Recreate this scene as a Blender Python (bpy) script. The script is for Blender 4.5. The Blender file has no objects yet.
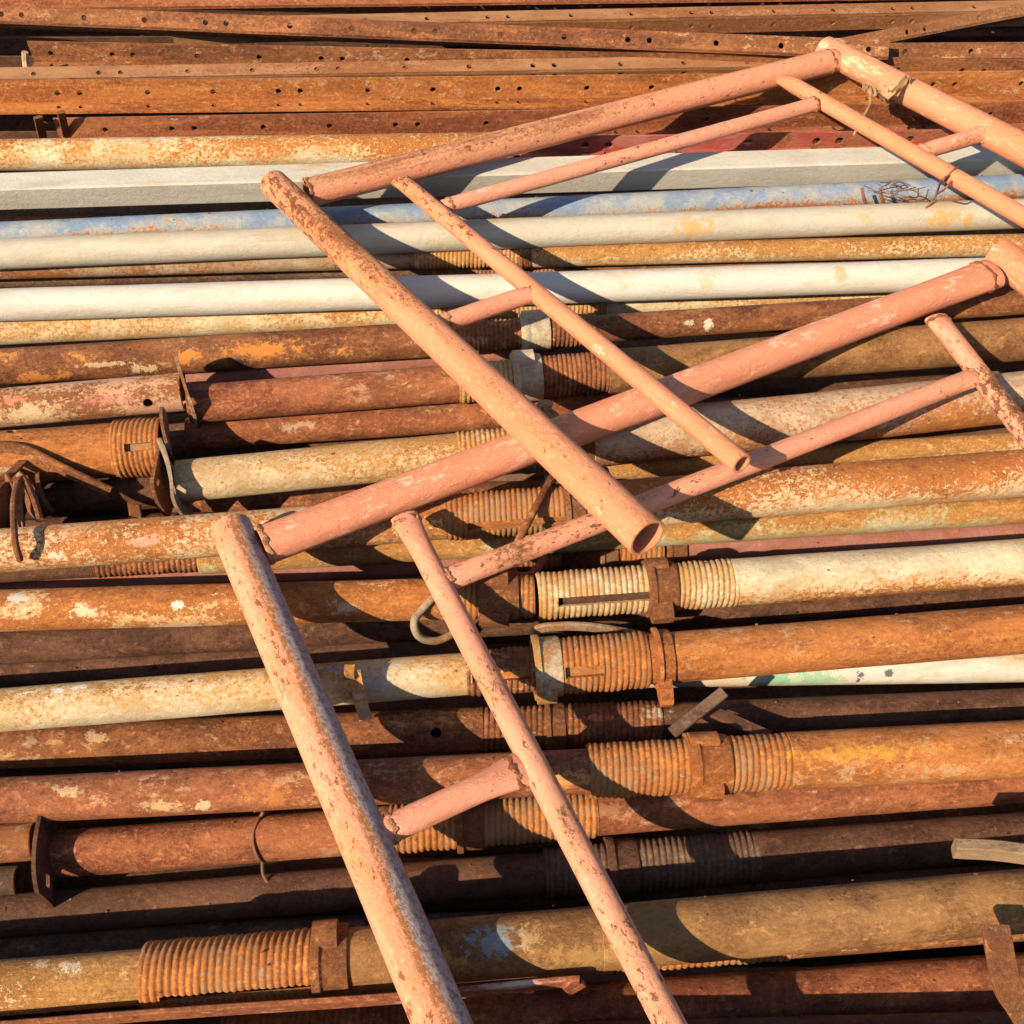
import bpy, bmesh, math, random
from mathutils import Vector, Matrix
random.seed(11)
S = bpy.context.scene
COL = S.collection
# ------------------------------------------------------------------ camera
F = 1100.0                      # focal length in pixels of the 1024 square
PITCH = math.radians(48)
ZTOP = 0.15                     # height of the axes of the topmost layer of tubes
CAM = Vector((0, 0, ZTOP + 1.05))
cd = bpy.data.cameras.new('camera'); cam = bpy.data.objects.new('camera', cd); COL.objects.link(cam)
cam.location = CAM; cam.rotation_euler = (math.pi/2 - PITCH, 0, 0)
cd.sensor_width = 36; cd.lens = 36*F/1024; cd.clip_start = .02; cd.clip_end = 500
S.camera = cam
RM = cam.rotation_euler.to_matrix()
def ray(px, py): return RM @ Vector(((px-512)/F, -(py-512)/F, -1.0))
def at(px, py, z):
    d = ray(px, py); return CAM + d*((z-CAM.z)/d.z)
def depth(p): return -((RM.transposed() @ (p-CAM)).z)
def proj(p):
    q = RM.transposed() @ (p-CAM); return (512+F*q.x/-q.z, 512-F*q.y/-q.z)
def on_plane(px, py, o, n):
    d = ray(px, py); return CAM + d*((o-CAM).dot(n)/d.dot(n))

# ------------------------------------------------------------------ materials
def node(nt, t, **k):
    n = nt.nodes.new(t)
    for a, b in k.items(): setattr(n, a, b)
    return n
MATS = {}
def c4(c): return (c[0], c[1], c[2], 1)
RUSTS = {
 'brown': ((.050,.018,.009), (.165,.058,.023), (.36,.145,.05)),
 'orange': ((.10,.028,.009), (.30,.094,.023), (.55,.225,.06)),
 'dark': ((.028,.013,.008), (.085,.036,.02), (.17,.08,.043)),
 'red': ((.068,.019,.010), (.215,.066,.027), (.42,.16,.065)),
 'ochre': ((.12,.043,.011), (.33,.145,.036), (.55,.31,.11)),
 'tan': ((.085,.038,.014), (.215,.105,.038), (.38,.20,.075)),
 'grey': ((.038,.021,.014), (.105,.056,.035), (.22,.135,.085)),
}
def metal(name, rust='brown', paint=None, cover=.5, stain=None, top=0.0, scale=1.0, speck=.5, stretch=.55, rough=.8,
          paint2=None, patch=None, soft=.035, bump=.5, fine=1.0, dots=0.0, strip=None):
    """paint: colour of what is left of the coat; cover: share that has rusted through; top: extra wear along the upper side."""
    if name in MATS: return MATS[name]
    m = bpy.data.materials.new(name); m.use_nodes = True; nt = m.node_tree; L = nt.links
    b = nt.nodes['Principled BSDF']
    tc = node(nt, 'ShaderNodeTexCoord'); oi = node(nt, 'ShaderNodeObjectInfo')
    mul = node(nt, 'ShaderNodeVectorMath', operation='MULTIPLY_ADD')
    cmb = node(nt, 'ShaderNodeCombineXYZ')
    for i in range(3): L.new(oi.outputs['Random'], cmb.inputs[i])
    mul.inputs[1].default_value = (37, 19, 53); L.new(cmb.outputs[0], mul.inputs[0])
    L.new(tc.outputs['Object'], mul.inputs[2])
    def noise(sc, det, rg, st, dist=0.0):
        mp = node(nt, 'ShaderNodeMapping'); mp.inputs['Scale'].default_value = (st, 1, 1)
        L.new(mul.outputs[0], mp.inputs[0])
        n = node(nt, 'ShaderNodeTexNoise'); n.inputs['Scale'].default_value = sc*scale
        n.inputs['Detail'].default_value = det; n.inputs['Roughness'].default_value = rg
        n.inputs['Distortion'].default_value = dist
        L.new(mp.outputs[0], n.inputs[0]); return n.outputs['Fac']
    def mth(op, a, bb=None, cc=None, clamp=False):
        n = node(nt, 'ShaderNodeMath', operation=op, use_clamp=clamp)
        for i, v in enumerate((a, bb, cc)):
            if v is None: continue
            if isinstance(v, (int, float)): n.inputs[i].default_value = v
            else: L.new(v, n.inputs[i])
        return n.outputs[0]
    def mixc(f, a, bb):
        n = node(nt, 'ShaderNodeMix', data_type='RGBA')
        if isinstance(f, (int, float)): n.inputs[0].default_value = f
        else: L.new(f, n.inputs[0])
        for i, v in ((6, a), (7, bb)):
            if isinstance(v, tuple): n.inputs[i].default_value = c4(v)
            else: L.new(v, n.inputs[i])
        return n.outputs[2]
    def step(v, lo, hi):
        n = node(nt, 'ShaderNodeMapRange', interpolation_type='SMOOTHSTEP')
        L.new(v, n.inputs[0]); n.inputs[1].default_value = lo; n.inputs[2].default_value = hi
        return n.outputs[0]
    big = noise(6, 3, .55, stretch)
    mid = noise(26, 8, .66, stretch, .4)
    fin = noise(190*fine, 6, .8, .85)
    grit = noise(380, 4, .8, 1)
    d, md, lt = RUSTS[rust]
    v = mth('ADD', mth('ADD', mth('MULTIPLY', mid, .38), mth('MULTIPLY', fin, .42)), mth('MULTIPLY', grit, .20))
    rr = node(nt, 'ShaderNodeValToRGB'); L.new(v, rr.inputs[0])
    e = rr.color_ramp.elements; e[0].position = .40; e[0].color = c4(d); e[1].position = .60; e[1].color = c4(lt)
    x = e.new(.5); x.color = c4(md)
    col = rr.outputs[0]
    # rust also wanders between two shades over the length
    col = mixc(mth('MULTIPLY', step(big, .42, .62), .55), col, mixc(fin, d, tuple(min(1, q*1.15) for q in lt)))
    if patch:      # odd pale or bright scabs
        pm = step(mth('ADD', mth('MULTIPLY', mid, .75), mth('MULTIPLY', fin, .25)), .585, .635)
        col = mixc(pm, col, patch)
    flk = noise(85, 8, .82, .75, .3)
    scr = noise(330, 3, .6, .07)
    col = mixc(mth('MULTIPLY', step(flk, .575, .592), .6), col, mixc(fin, lt, tuple(min(1, q*1.25+.02) for q in lt)))
    col = mixc(mth('MULTIPLY', step(flk, .425, .408), .65), col, d)
    rem = noise(58, 9, .8, .6, .2)
    rem = mth('ADD', rem, mth('MULTIPLY', mth('SUBTRACT', big, .5), .35))
    if rust in ('red', 'orange', 'brown') and not paint: col = mixc(mth('MULTIPLY', step(rem, .595, .612), .75), col, mixc(grit, (.30,.15,.07), (.62,.42,.25)))
    col = mixc(mth('MULTIPLY', step(scr, .60, .68), .2), col, lt)
    col = mixc(mth('MULTIPLY', step(scr, .40, .33), .25), col, d)
    hgt = mth('ADD', mth('MULTIPLY', fin, .5), mth('MULTIPLY', step(flk, .40, .60), .9))
    if not paint:      # streaks and clouds of another rust tone
        cl = noise(16, 7, .72, stretch*.9, .3)
        col = mixc(mth('MULTIPLY', step(cl, .50, .60), .55), col, mixc(fin, md, tuple(min(1, q*1.3) for q in lt)))
        col = mixc(mth('MULTIPLY', step(cl, .47, .38), .5), col, mixc(fin, d, md))
    if paint:
        p2 = paint2 or tuple(q*.72 for q in paint)
        pc = mixc(step(mid, .4, .62), paint, p2)
        pc = mixc(mth('MULTIPLY', step(fin, .52, .62), .22), pc, tuple(q*.66 for q in p2))
        pc = mixc(mth('MULTIPLY', step(grit, .5, .75), .18), pc, tuple(q*.45 for q in paint))
        w = mth('ADD', mth('MULTIPLY', mid, 1-speck), mth('MULTIPLY', fin, speck))
        w = mth('ADD', w, mth('MULTIPLY', mth('SUBTRACT', big, .5), .45))
        if top:
            sp = node(nt, 'ShaderNodeSeparateXYZ'); L.new(tc.outputs['Object'], sp.inputs[0])
            w = mth('ADD', w, mth('MULTIPLY', sp.outputs[2], top))
        th = .5 + (.5-cover)*.30
        st = step(w, th-.11, th+.01)
        gr = noise(14, 7, .7, .25, .5)
        pc = mixc(mth('MULTIPLY', step(gr, .53, .68), .35), pc, tuple(q*.5*k_ for q, k_ in zip(paint, (1.05, .95, .85))))
        pc = mixc(mth('MULTIPLY', step(scr, .60, .70), .28), pc, tuple(q*.5 for q in paint))
        if stain: pc = mixc(mth('MULTIPLY', st, .85), pc, stain)
        mk = step(w, th-soft*.3, th+soft)
        col = mixc(mk, pc, col)
        if dots:
            dn = noise(105, 7, .75, .6); dn = mth('ADD', dn, mth('MULTIPLY', mth('SUBTRACT', big, .5), .5)); dm = step(dn, .655-.06*dots, .67-.06*dots)
            drt = noise(9, 6, .7, .12); col = mixc(mth('MULTIPLY', step(drt, .54, .68), .32), col, (.42,.23,.12))
            col = mixc(mth('MULTIPLY', step(scr, .64, .70), .3), col, tuple(q*.55 for q in paint))
            col = mixc(mth('MULTIPLY', dm, .85), col, mixc(fin, d, md))
            dn2 = noise(48, 8, .75, .4); dn2 = mth('ADD', dn2, mth('MULTIPLY', mth('SUBTRACT', big, .5), -.5)); col = mixc(mth('MULTIPLY', step(dn2, .645, .66), .8), col, tuple(min(.85, q*1.1+.14) for q in paint))
        if strip:
            sx = node(nt, 'ShaderNodeSeparateXYZ'); L.new(tc.outputs['Object'], sx.inputs[0])
            t = mth('ADD', mth('MULTIPLY', sx.outputs[1], strip[0]), mth('MULTIPLY', sx.outputs[2], strip[1]))
            t = mth('ADD', t, mth('MULTIPLY', mth('SUBTRACT', mid, .5), strip[4]))
            scuff = mixc(step(fin, .47, .58), strip[3], tuple(q*.42 for q in strip[3]))
            col = mixc(mth('MULTIPLY', step(t, strip[2]-.05, strip[2]+.1), .9), col, scuff)
            ln = mth('MULTIPLY', step(t, strip[2]-.22, strip[2]-.1), step(t, strip[2]+.12, strip[2]))
            col = mixc(mth('MULTIPLY', ln, step(fin, .40, .55)), col, mixc(fin, d, lt))
        hgt = mth('ADD', hgt, mth('MULTIPLY', mth('SUBTRACT', 1.0, mk), .5))
        rg = node(nt, 'ShaderNodeMapRange'); L.new(mk, rg.inputs[0]); rg.inputs[3].default_value = rough-.2; rg.inputs[4].default_value = .9
        L.new(rg.outputs[0], b.inputs['Roughness'])
    else: b.inputs['Roughness'].default_value = rough
    hgt = mth('ADD', hgt, mth('MULTIPLY', grit, .25))
    bp = node(nt, 'ShaderNodeBump'); bp.inputs['Strength'].default_value = bump; bp.inputs['Distance'].default_value = .0035
    L.new(hgt, bp.inputs['Height']); L.new(bp.outputs[0], b.inputs['Normal'])
    L.new(col, b.inputs['Base Color'])
    b.inputs['Specular IOR Level'].default_value = .3
    MATS[name] = m; return m
CREAM = (.60,.52,.36)
M = {
 'rust_brown': metal('rust_brown', 'brown', patch=(.42,.25,.11)),
 'rust_orange': metal('rust_orange', 'orange', stretch=.25),
 'rust_tan': metal('rust_tan', 'tan', stretch=.7),
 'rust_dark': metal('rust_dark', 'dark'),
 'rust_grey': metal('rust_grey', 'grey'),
 'rust_red': metal('rust_red', 'red', patch=(.40,.22,.12)),
 'rust_scab_dark': metal('rust_scab_dark', 'brown', patch=(.55,.25,.06)),
 'iron_pale': metal('iron_pale', 'brown', (.33,.165,.075), .5, None, speck=.6, stretch=.3, bump=.35),
 'rust_scab': metal('rust_scab', 'red', patch=(.60,.28,.09)),
 'iron': metal('iron', 'brown', stretch=.2, fine=.8, bump=.4),
 'iron_pitted': metal('iron_pitted', 'orange', stretch=.2, fine=.8, bump=.5, patch=(.10,.04,.02)),
 'iron_dull': metal('iron_dull', 'red', stretch=.14, bump=.4),
 'cream_rust': metal('cream_rust', 'ochre', CREAM, .36, (.56,.34,.12), top=2.5, speck=.75, stretch=.6),
 'cream_rustier': metal('cream_rustier', 'ochre', CREAM, .55, (.52,.31,.11), top=3.5, speck=.75, stretch=.5),
 'cream_topworn': metal('cream_topworn', 'orange', (.66,.52,.33), .36, (.56,.31,.12), top=3.5, speck=.85, stretch=.7),
 'cream_under': metal('cream_under', 'orange', (.62,.53,.36), .36, (.60,.31,.08), top=-5, speck=.8, stretch=.5),
 'cream_mid': metal('cream_mid', 'ochre', (.58,.47,.30), .46, (.50,.28,.09), top=1.0, speck=.85, stretch=.6),
 'cream_gold': metal('cream_gold', 'orange', (.60,.54,.38), .33, (.60,.32,.07), top=2.5, speck=.72, stretch=.6),
 'cream_dense': metal('cream_dense', 'orange', (.66,.54,.37), .50, (.58,.33,.13), top=1.5, speck=.9, stretch=.8, soft=.05),
 'cream_patchy': metal('cream_patchy', 'orange', (.66,.55,.40), .55, (.58,.31,.10), top=1.5, speck=.45, stretch=.5),
 'green_cream': metal('green_cream', 'ochre', (.43,.44,.31), .5, (.45,.30,.10), top=4, speck=.6),
 'white': metal('white', 'ochre', (.56,.54,.485), .02, (.50,.38,.22), speck=.35, stretch=.3, soft=.06, paint2=(.52,.49,.42), bump=.35),
 'white_cream': metal('white_cream', 'ochre', (.45,.425,.35), .04, (.41,.33,.2), speck=.35, stretch=.3, soft=.06, paint2=(.41,.375,.295), bump=.35),
 'white_box': metal('white_box', 'ochre', (.46,.455,.405), .02, (.41,.34,.24), speck=.35, stretch=.25, soft=.06, paint2=(.42,.41,.355), bump=.35),
 'blue': metal('blue', 'orange', (.19,.27,.40), .58, (.38,.36,.31), speck=.72, paint2=(.34,.37,.37), top=-7, stretch=.8),
 'pink': metal('pink', 'brown', (.74,.295,.155), .12, (.60,.26,.11), top=1.5, speck=.55, stretch=.3, paint2=(.68,.25,.125), rough=.68, soft=.03, bump=.5, dots=.55),
 'pink_worn': metal('pink_worn', 'red', (.76,.315,.165), .15, (.60,.27,.11), top=2.0, speck=.5, stretch=.16, paint2=(.68,.27,.14), rough=.68, bump=.6, soft=.05, dots=.7),
 'pink_post': metal('pink_post', 'orange', (.78,.35,.215), .04, (.60,.26,.10), top=.6, speck=.45, stretch=.2, paint2=(.72,.295,.17), rough=.68, soft=.02, bump=.55, dots=.5, strip=(30,26,.78,(.40,.34,.33),.7)),
 'pink_pale': metal('pink_pale', 'brown', (.76,.335,.21), .08, (.58,.29,.16), top=2.0, speck=.5, stretch=.3, paint2=(.70,.28,.17), rough=.68, soft=.03, bump=.5, dots=.45),
 'pink_bar': metal('pink_bar', 'red', (.74,.305,.175), .0, (.56,.28,.14), top=3.6, speck=.35, stretch=.08, paint2=(.68,.26,.145), rough=.68, soft=.08, bump=.5, dots=.5),
 'pink_pipe': metal('pink_pipe', 'brown', (.52,.27,.20), .36, (.50,.29,.15), top=1, speck=.5, stretch=.4, paint2=(.56,.40,.27)),
 'dusty_red': metal('dusty_red', 'red', (.33,.145,.11), .25, None, speck=.4, paint2=(.27,.11,.085)),
 'red': metal('red', 'red', (.36,.075,.055), .28, None, speck=.4, paint2=(.42,.16,.13)),
 'red_white': metal('red_white', 'red', (.55,.50,.40), .62, (.40,.13,.08), speck=.15, stretch=.35, soft=.02),
 'speckled': metal('speckled', 'orange', (.52,.40,.27), .55, (.42,.23,.12), top=-3, speck=.85, stretch=.8),
 'brown_paint': metal('brown_paint', 'red', (.27,.14,.058), .55, (.33,.15,.045), speck=.75, stretch=.6, top=-3, paint2=(.22,.115,.05)),
 'zinc': metal('zinc', 'brown', (.36,.29,.20), .5, (.32,.19,.10), speck=.6),
 'thread': metal('thread', 'orange', (.31,.185,.095), .62, (.32,.15,.055), speck=.65, stretch=1, bump=.45),
 'thread_dark': metal('thread_dark', 'brown', bump=.35),
 'thread_cream': metal('thread_cream', 'ochre', (.54,.43,.27), .52, (.46,.25,.085), speck=.65, stretch=1, bump=.45),
 'collar_pale': metal('collar_pale', 'ochre', (.52,.46,.34), .42, (.42,.27,.12), speck=.6, stretch=1, bump=.5),
 'collar': metal('collar', 'brown', (.27,.15,.08), .65, None, speck=.6, stretch=1, bump=.6),
 'weld': metal('weld', 'brown', (.60,.27,.16), .55, (.45,.22,.1), speck=.6, stretch=1, dots=.4),
 'wood': metal('wood', 'grey', (.30,.20,.115), .4, None, speck=.3, stretch=.1),
}
def plain(name, col, rough=.8):
    m = bpy.data.materials.new(name); m.use_nodes = True; nt = m.node_tree
    b = nt.nodes['Principled BSDF']; b.inputs['Roughness'].default_value = rough
    n = node(nt, 'ShaderNodeTexNoise'); n.inputs['Scale'].default_value = 60; n.inputs['Detail'].default_value = 6
    tc = node(nt, 'ShaderNodeTexCoord'); nt.links.new(tc.outputs['Object'], n.inputs[0])
    r = node(nt, 'ShaderNodeValToRGB'); nt.links.new(n.outputs[0], r.inputs[0])
    r.color_ramp.elements[0].position = .3; r.color_ramp.elements[0].color = c4(tuple(q*.5 for q in col))
    r.color_ramp.elements[1].position = .7; r.color_ramp.elements[1].color = c4(col)
    nt.links.new(r.outputs[0], b.inputs['Base Color']); M[name] = m
plain('dirt', (.16,.11,.07), .95); plain('leaf', (.42,.25,.115), .8); plain('wire', (.24,.11,.055), .85)
plain('ink', (.05,.045,.06), .8); plain('straw', (.50,.36,.2), .9)

# ------------------------------------------------------------------ mesh helpers
def mesh_obj(name, vf, mat, parent=None, matrix=None, sharp=40):
    v, f = vf
    me = bpy.data.meshes.new(name); me.from_pydata([tuple(q) for q in v], [], f)
    me.validate(); 
    bm = bmesh.new(); bm.from_mesh(me); bmesh.ops.recalc_face_normals(bm, faces=bm.faces); bm.to_mesh(me); bm.free()
    me.polygons.foreach_set('use_smooth', [True]*len(me.polygons))
    me.set_sharp_from_angle(angle=math.radians(sharp))
    me.materials.append(M[mat] if isinstance(mat, str) else mat)
    o = bpy.data.objects.new(name, me); COL.objects.link(o)
    if parent is not None: o.parent = parent
    if matrix is not None: o.matrix_local = matrix
    return o
def tag(o, label, cat, group=None, kind=None):
    o['label'] = label; o['category'] = cat
    if group: o['group'] = group
    if kind: o['kind'] = kind
    return o
def empty(name, matrix):
    o = bpy.data.objects.new(name, None); o.empty_display_size = .05; COL.objects.link(o); o.matrix_world = matrix; return o
def frame_x(p0, p1, up=Vector((0,0,1))):
    x = (p1-p0).normalized(); y = up.cross(x).normalized(); z = x.cross(y)
    m = Matrix((x, y, z)).transposed().to_4x4(); return m
def add(*vfs):
    V, Fc = [], []
    for v, f in vfs:
        n = len(V); V += [Vector(q) for q in v]; Fc += [tuple(i+n for i in q) for q in f]
    return V, Fc
def lathe(prof, seg=32, closed=True, off=None, rfun=None):
    """closed profile of (x, r) or (x, ry, rz) swept round local X."""
    V, Fc = [], []
    n = len(prof)
    for p in prof:
        x = p[0]; ry = p[1]; rz = p[2] if len(p) > 2 else p[1]
        oy, oz = off(x) if off else (0, 0)
        for k in range(seg):
            a = 2*math.pi*k/seg
            s = rfun(x, a, ry) if rfun else 1
            V.append((x, oy+ry*s*math.cos(a), oz+rz*s*math.sin(a)))
    for i in range(n if closed else n-1):
        j = (i+1) % n
        for k in range(seg):
            l = (k+1) % seg
            Fc.append((i*seg+k, i*seg+l, j*seg+l, j*seg+k))
    return V, Fc
def tube_vf(x0, x1, r, wall=.0032, seg=32, off=None, step=.03, dent=0.0, seed=0, flat=None):
    n = max(2, int((x1-x0)/step)); xs = [x0+(x1-x0)*i/n for i in range(n+1)]
    rnd = random.Random(seed); ph = [rnd.uniform(0, 6.28) for _ in range(6)]
    def rf(x, a, rr):
        return 1 + dent*(math.sin(x*23+ph[0]+2*a)*.5 + math.sin(x*61+ph[1]-a)*.3 + math.sin(x*11+ph[2]+3*a)*.4)
    def fl(x, rr):
        if not flat: return (x, rr)
        sy, sz = flat(x); return (x, rr*sy, rr*sz)
    b = .0009
    prof = [fl(x0, r-b)]+[fl(x, r) for x in [x0+b]+xs[1:-1]+[x1-b]]+[fl(x1, r-b)]+[fl(x, r-wall) for x in reversed(xs)]
    return lathe(prof, seg, True, off, rf if dent else None)
def thread_vf(x0, x1, r, pitch=.0088, depth=.0022, seg=48, slot=None, wall=.0055, off=None, lead=.004, seed=0):
    """threaded sleeve: a true helix; slot=(elevation of its middle seen from the south, half angle, xa, xb)"""
    per = 7; n = int((x1-x0)/pitch*per); rnd = random.Random(seed); ph = rnd.uniform(0, 6)
    V, Fc = [], []
    xs = [x0+(x1-x0)*i/n for i in range(n+1)]
    def rad(x, a):
        e = min(1, min(x-x0, x1-x)/lead+.0); t = ((x-x0)/pitch + a/(2*math.pi)) % 1
        w = .5-.5*math.cos(2*math.pi*t); w = w**.55
        return r - depth*(1-w*max(0, e)*(.86+.14*math.sin(x*95+ph+1.3*a)*math.sin(x*41+2*a))) + .0005*math.sin(x*170+ph+2*a)
    def grid(fr):
        for x in xs:
            oy, oz = off(x) if off else (0, 0)
            for k in range(seg):
                a = 2*math.pi*k/seg; q = fr(x, a); V.append((x, oy+q*math.cos(a), oz+q*math.sin(a)))
    grid(rad); base = len(V); grid(lambda x, a: r-wall)
    def omit(i, k):
        if not slot: return False
        x = (xs[i]+xs[i+1])/2; a = 2*math.pi*(k+.5)/seg
        sa = math.pi - slot[0]                      # local +Y is north: south is at pi
        da = (a-sa+math.pi) % (2*math.pi) - math.pi
        return abs(da) < slot[1] and slot[2] < x < slot[3]
    for i in range(n):
        for k in range(seg):
            l = (k+1) % seg
            if omit(i, k): continue
            Fc.append((i*seg+k, i*seg+l, (i+1)*seg+l, (i+1)*seg+k))
            Fc.append((base+i*seg+k, base+(i+1)*seg+k, base+(i+1)*seg+l, base+i*seg+l))
            for (ii, kk, q) in ((i-1, k, 0), (i+1, k, 1), (i, k-1, 2), (i, l, 3)):   # walls of the slot
                if 0 <= ii < n and omit(ii, kk % seg):
                    e = ((i*seg+k, i*seg+l), ((i+1)*seg+k, (i+1)*seg+l), (i*seg+k, (i+1)*seg+k), (i*seg+l, (i+1)*seg+l))[q]
                    Fc.append((e[0], e[1], base+e[1], base+e[0]))
    for k in range(seg):
        l = (k+1) % seg
        Fc.append((k, base+k, base+l, l)); q = n*seg; Fc.append((q+k, q+l, base+q+l, base+q+k))
    return V, Fc
def prism(poly, axis_pts):
    """extrude a polygon (list of Vectors) by a vector"""
    d = axis_pts; n = len(poly)
    V = [Vector(p) for p in poly]+[Vector(p)+d for p in poly]
    Fc = [tuple(range(n)), tuple(range(2*n-1, n-1, -1))]+[(i, (i+1) % n, n+(i+1) % n, n+i) for i in range(n)]
    return V, Fc
def lug_vf(x0, x1, r, elev, w, h, off=(0,0)):
    """ear cast on a collar, pointing at an elevation seen from the south"""
    a = math.pi-elev; u = Vector((0, math.cos(a), math.sin(a))); t = Vector((0, -math.sin(a), math.cos(a)))
    o = Vector((x0, off[0], off[1]))
    pts = []
    for s, q in ((-1, -.2), (-.95, .35), (-.75, .75), (-.4, 1), (.4, 1), (.75, .75), (.95, .35), (1, -.2)):
        pts.append(o+u*(r+h*q)+t*(w*s))
    return prism(pts, Vector((x1-x0, 0, 0)))
def collar_vf(x0, x1, r, lugs=(), rot=0, off=(0,0), seg=40):
    w = x1-x0
    prof = [(x0, r*.80), (x0, r*.985), (x0+.06*w, r*1.0), (x0+.24*w, r*1.0), (x0+.30*w, r*.93), (x0+.36*w, r*.91), (x0+.9*w, r*.915), (x0+w, r*.89), (x0+w, r*.80)]
    rf = lambda x, a, rr: 1+.012*math.sin(3*a+rot)+.008*math.sin(7*a+rot*2)
    parts = [lathe(prof, seg, True, lambda x: off, rf)]
    for (e, lw, lh) in lugs: parts.append(lug_vf(x0+.05*w, x0+.75*w, r*.88, e, lw, lh, off))
    return add(*parts)
def sweep(pts, sec, up=Vector((0,0,1)), cap=True, scale=None):
    """closed section swept along a polyline of Vectors"""
    n = len(pts); m = len(sec); V, Fc = [], []
    prev = None
    for i, p in enumerate(pts):
        t = (pts[min(i+1, n-1)]-pts[max(i-1, 0)]).normalized()
        if prev is None:
            s = t.cross(up)
            if s.length < .05: s = t.cross(Vector((0,1,0)))
        else: s = prev - t*prev.dot(t)
        s.normalize(); nn = s.cross(t); prev = s
        k = scale(i/(n-1)) if scale else 1
        for (a, b) in sec: V.append(p+s*a*k+nn*b*k)
    for i in range(n-1):
        for k in range(m):
            l = (k+1) % m; Fc.append((i*m+k, i*m+l, (i+1)*m+l, (i+1)*m+k))
    if cap: Fc += [tuple(range(m-1, -1, -1)), tuple(range((n-1)*m, n*m))]
    return V, Fc
def circ(r, n=10): return [(r*math.cos(2*math.pi*k/n), r*math.sin(2*math.pi*k/n)) for k in range(n)]
def rect(w, h, c=.15):
    e = min(w, h)*c; a, b = w/2, h/2
    return [(a, -b+e), (a, b-e), (a-e, b), (-a+e, b), (-a, b-e), (-a, -b+e), (-a+e, -b), (a-e, -b)]
def smooth(pts, k=6):
    """Catmull-Rom through the points"""
    P = [pts[0]*2-pts[1]]+list(pts)+[pts[-1]*2-pts[-2]]; out = []
    for i in range(1, len(P)-2):
        a, b, c, d = P[i-1:i+3]
        for j in range(k):
            t = j/k
            out.append(.5*((2*b)+(c-a)*t+(2*a-5*b+4*c-d)*t*t+(3*b-a-3*c+d)*t**3))
    out.append(pts[-1]); return out
def centred(vf):
    v, f = vf; v = [Vector(q) for q in v]; c = sum(v, Vector())/len(v); return ([q-c for q in v], f), Matrix.Translation(c)
def thing_vf(name, vf, mat, label, cat, group=None):
    vf, mt = centred(vf); o = mesh_obj(name, vf, mat, None, mt); return tag(o, label, cat, group)
def plate_vf(s, th=.0042, bend=0.0, hole=True, corner=.25, tilt=0.0, rot=0.0, oval=1.0, yaw=0.0):
    """bent square end plate in the local YZ plane"""
    n = 16; V, Fc = [], []
    def P(i, j, side):
        u, w = 2*i/n-1, 2*j/n-1
        k = corner; L = math.hypot(u, w); m = max(abs(u), abs(w)) or 1
        f = 1-k*max(0, (L/m-1)/(math.sqrt(2)-1))*.55*m
        y, z = u*f*s/2*oval, w*f*s/2
        x = bend*(math.sin(w*1.9+.6)*.6+u*u*.4) + side*th
        c, q = math.cos(rot), math.sin(rot)
        return (x+tilt*z+yaw*(y*c-z*q), y*c-z*q, y*q+z*c)
    for side in (0, 1):
        for i in range(n+1):
            for j in range(n+1): V.append(P(i, j, side))
    N = (n+1)*(n+1); I = lambda i, j: i*(n+1)+j
    def om(i, j): return hole and ((i in (2, 3) and j in (11, 12)) or (i in (12, 13) and j in (3, 4)))
    for i in range(n):
        for j in range(n):
            if om(i, j): continue
            q = (I(i, j), I(i+1, j), I(i+1, j+1), I(i, j+1))
            Fc.append(q); Fc.append(tuple(N+k for k in reversed(q)))
            for di, dj, e in ((-1,0,(0,3)), (1,0,(1,2)), (0,-1,(0,1)), (0,1,(3,2))):
                a, b2 = i+di, j+dj
                if not (0 <= a < n and 0 <= b2 < n) or om(a, b2):
                    Fc.append((q[e[0]], q[e[1]], N+q[e[1]], N+q[e[0]]))
    return V, Fc
def drill(o, cuts):
    """cut round holes (list of (matrix-local centre, direction, radius)) through a mesh object"""
    parts = []
    for c, d, r in cuts:
        d = d.normalized(); parts.append(sweep([c-d*.02, c+d*.02], circ(r, 16)))
    me = bpy.data.meshes.new('cut'); v, f = add(*parts); me.from_pydata([tuple(q) for q in v], [], f)
    bm = bmesh.new(); bm.from_mesh(me); bmesh.ops.recalc_face_normals(bm, faces=bm.faces); bm.to_mesh(me); bm.free()
    c = bpy.data.objects.new('cut', me); COL.objects.link(c); c.matrix_world = o.matrix_world
    bpy.context.view_layer.update(); c.matrix_world = o.matrix_world
    md = o.modifiers.new('b', 'BOOLEAN'); md.object = c; md.operation = 'DIFFERENCE'; md.solver = 'EXACT'
    bpy.context.view_layer.update()
    new = bpy.data.meshes.new_from_object(o.evaluated_get(bpy.context.evaluated_depsgraph_get()))
    o.modifiers.clear(); o.data = new; bpy.data.objects.remove(c)

# ------------------------------------------------------------------ the pile of props and pipes
XL, XR = -1.55, 1.6
EL = math.radians
PILE = []   # (key, name, cat, label, line, dz, segs, priority)
def P(key, name, cat, label, line, dz, *segs, bend=None): PILE.append(dict(key=key, name=name, cat=cat, label=label, line=line, dz=dz, segs=segs, bend=bend))
T = lambda x0, x1, d, m, **k: ('tube', x0, x1, d, m, k)
H = lambda x0, x1, d, m, **k: ('thread', x0, x1, d, m, k)
C = lambda x0, x1, d, m, **k: ('collar', x0, x1, d, m, k)
PL = lambda x, s, m, **k: ('plate', x, x, s, m, k)
PROP, PIPE = 'steel_prop', 'steel_pipe'
P('T1', PIPE, 'pipe', 'cream rust-mottled pipe, farthest of the round tubes, below the angle irons', ((0,154.5),(400,150)), .0, T(None,495,31,'cream_gold'))
P('BL', PIPE, 'pipe', 'light blue painted pipe with rust spots between two white tubes', ((0,236),(1024,187)), -.02, T(None,None,27,'blue'))
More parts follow.
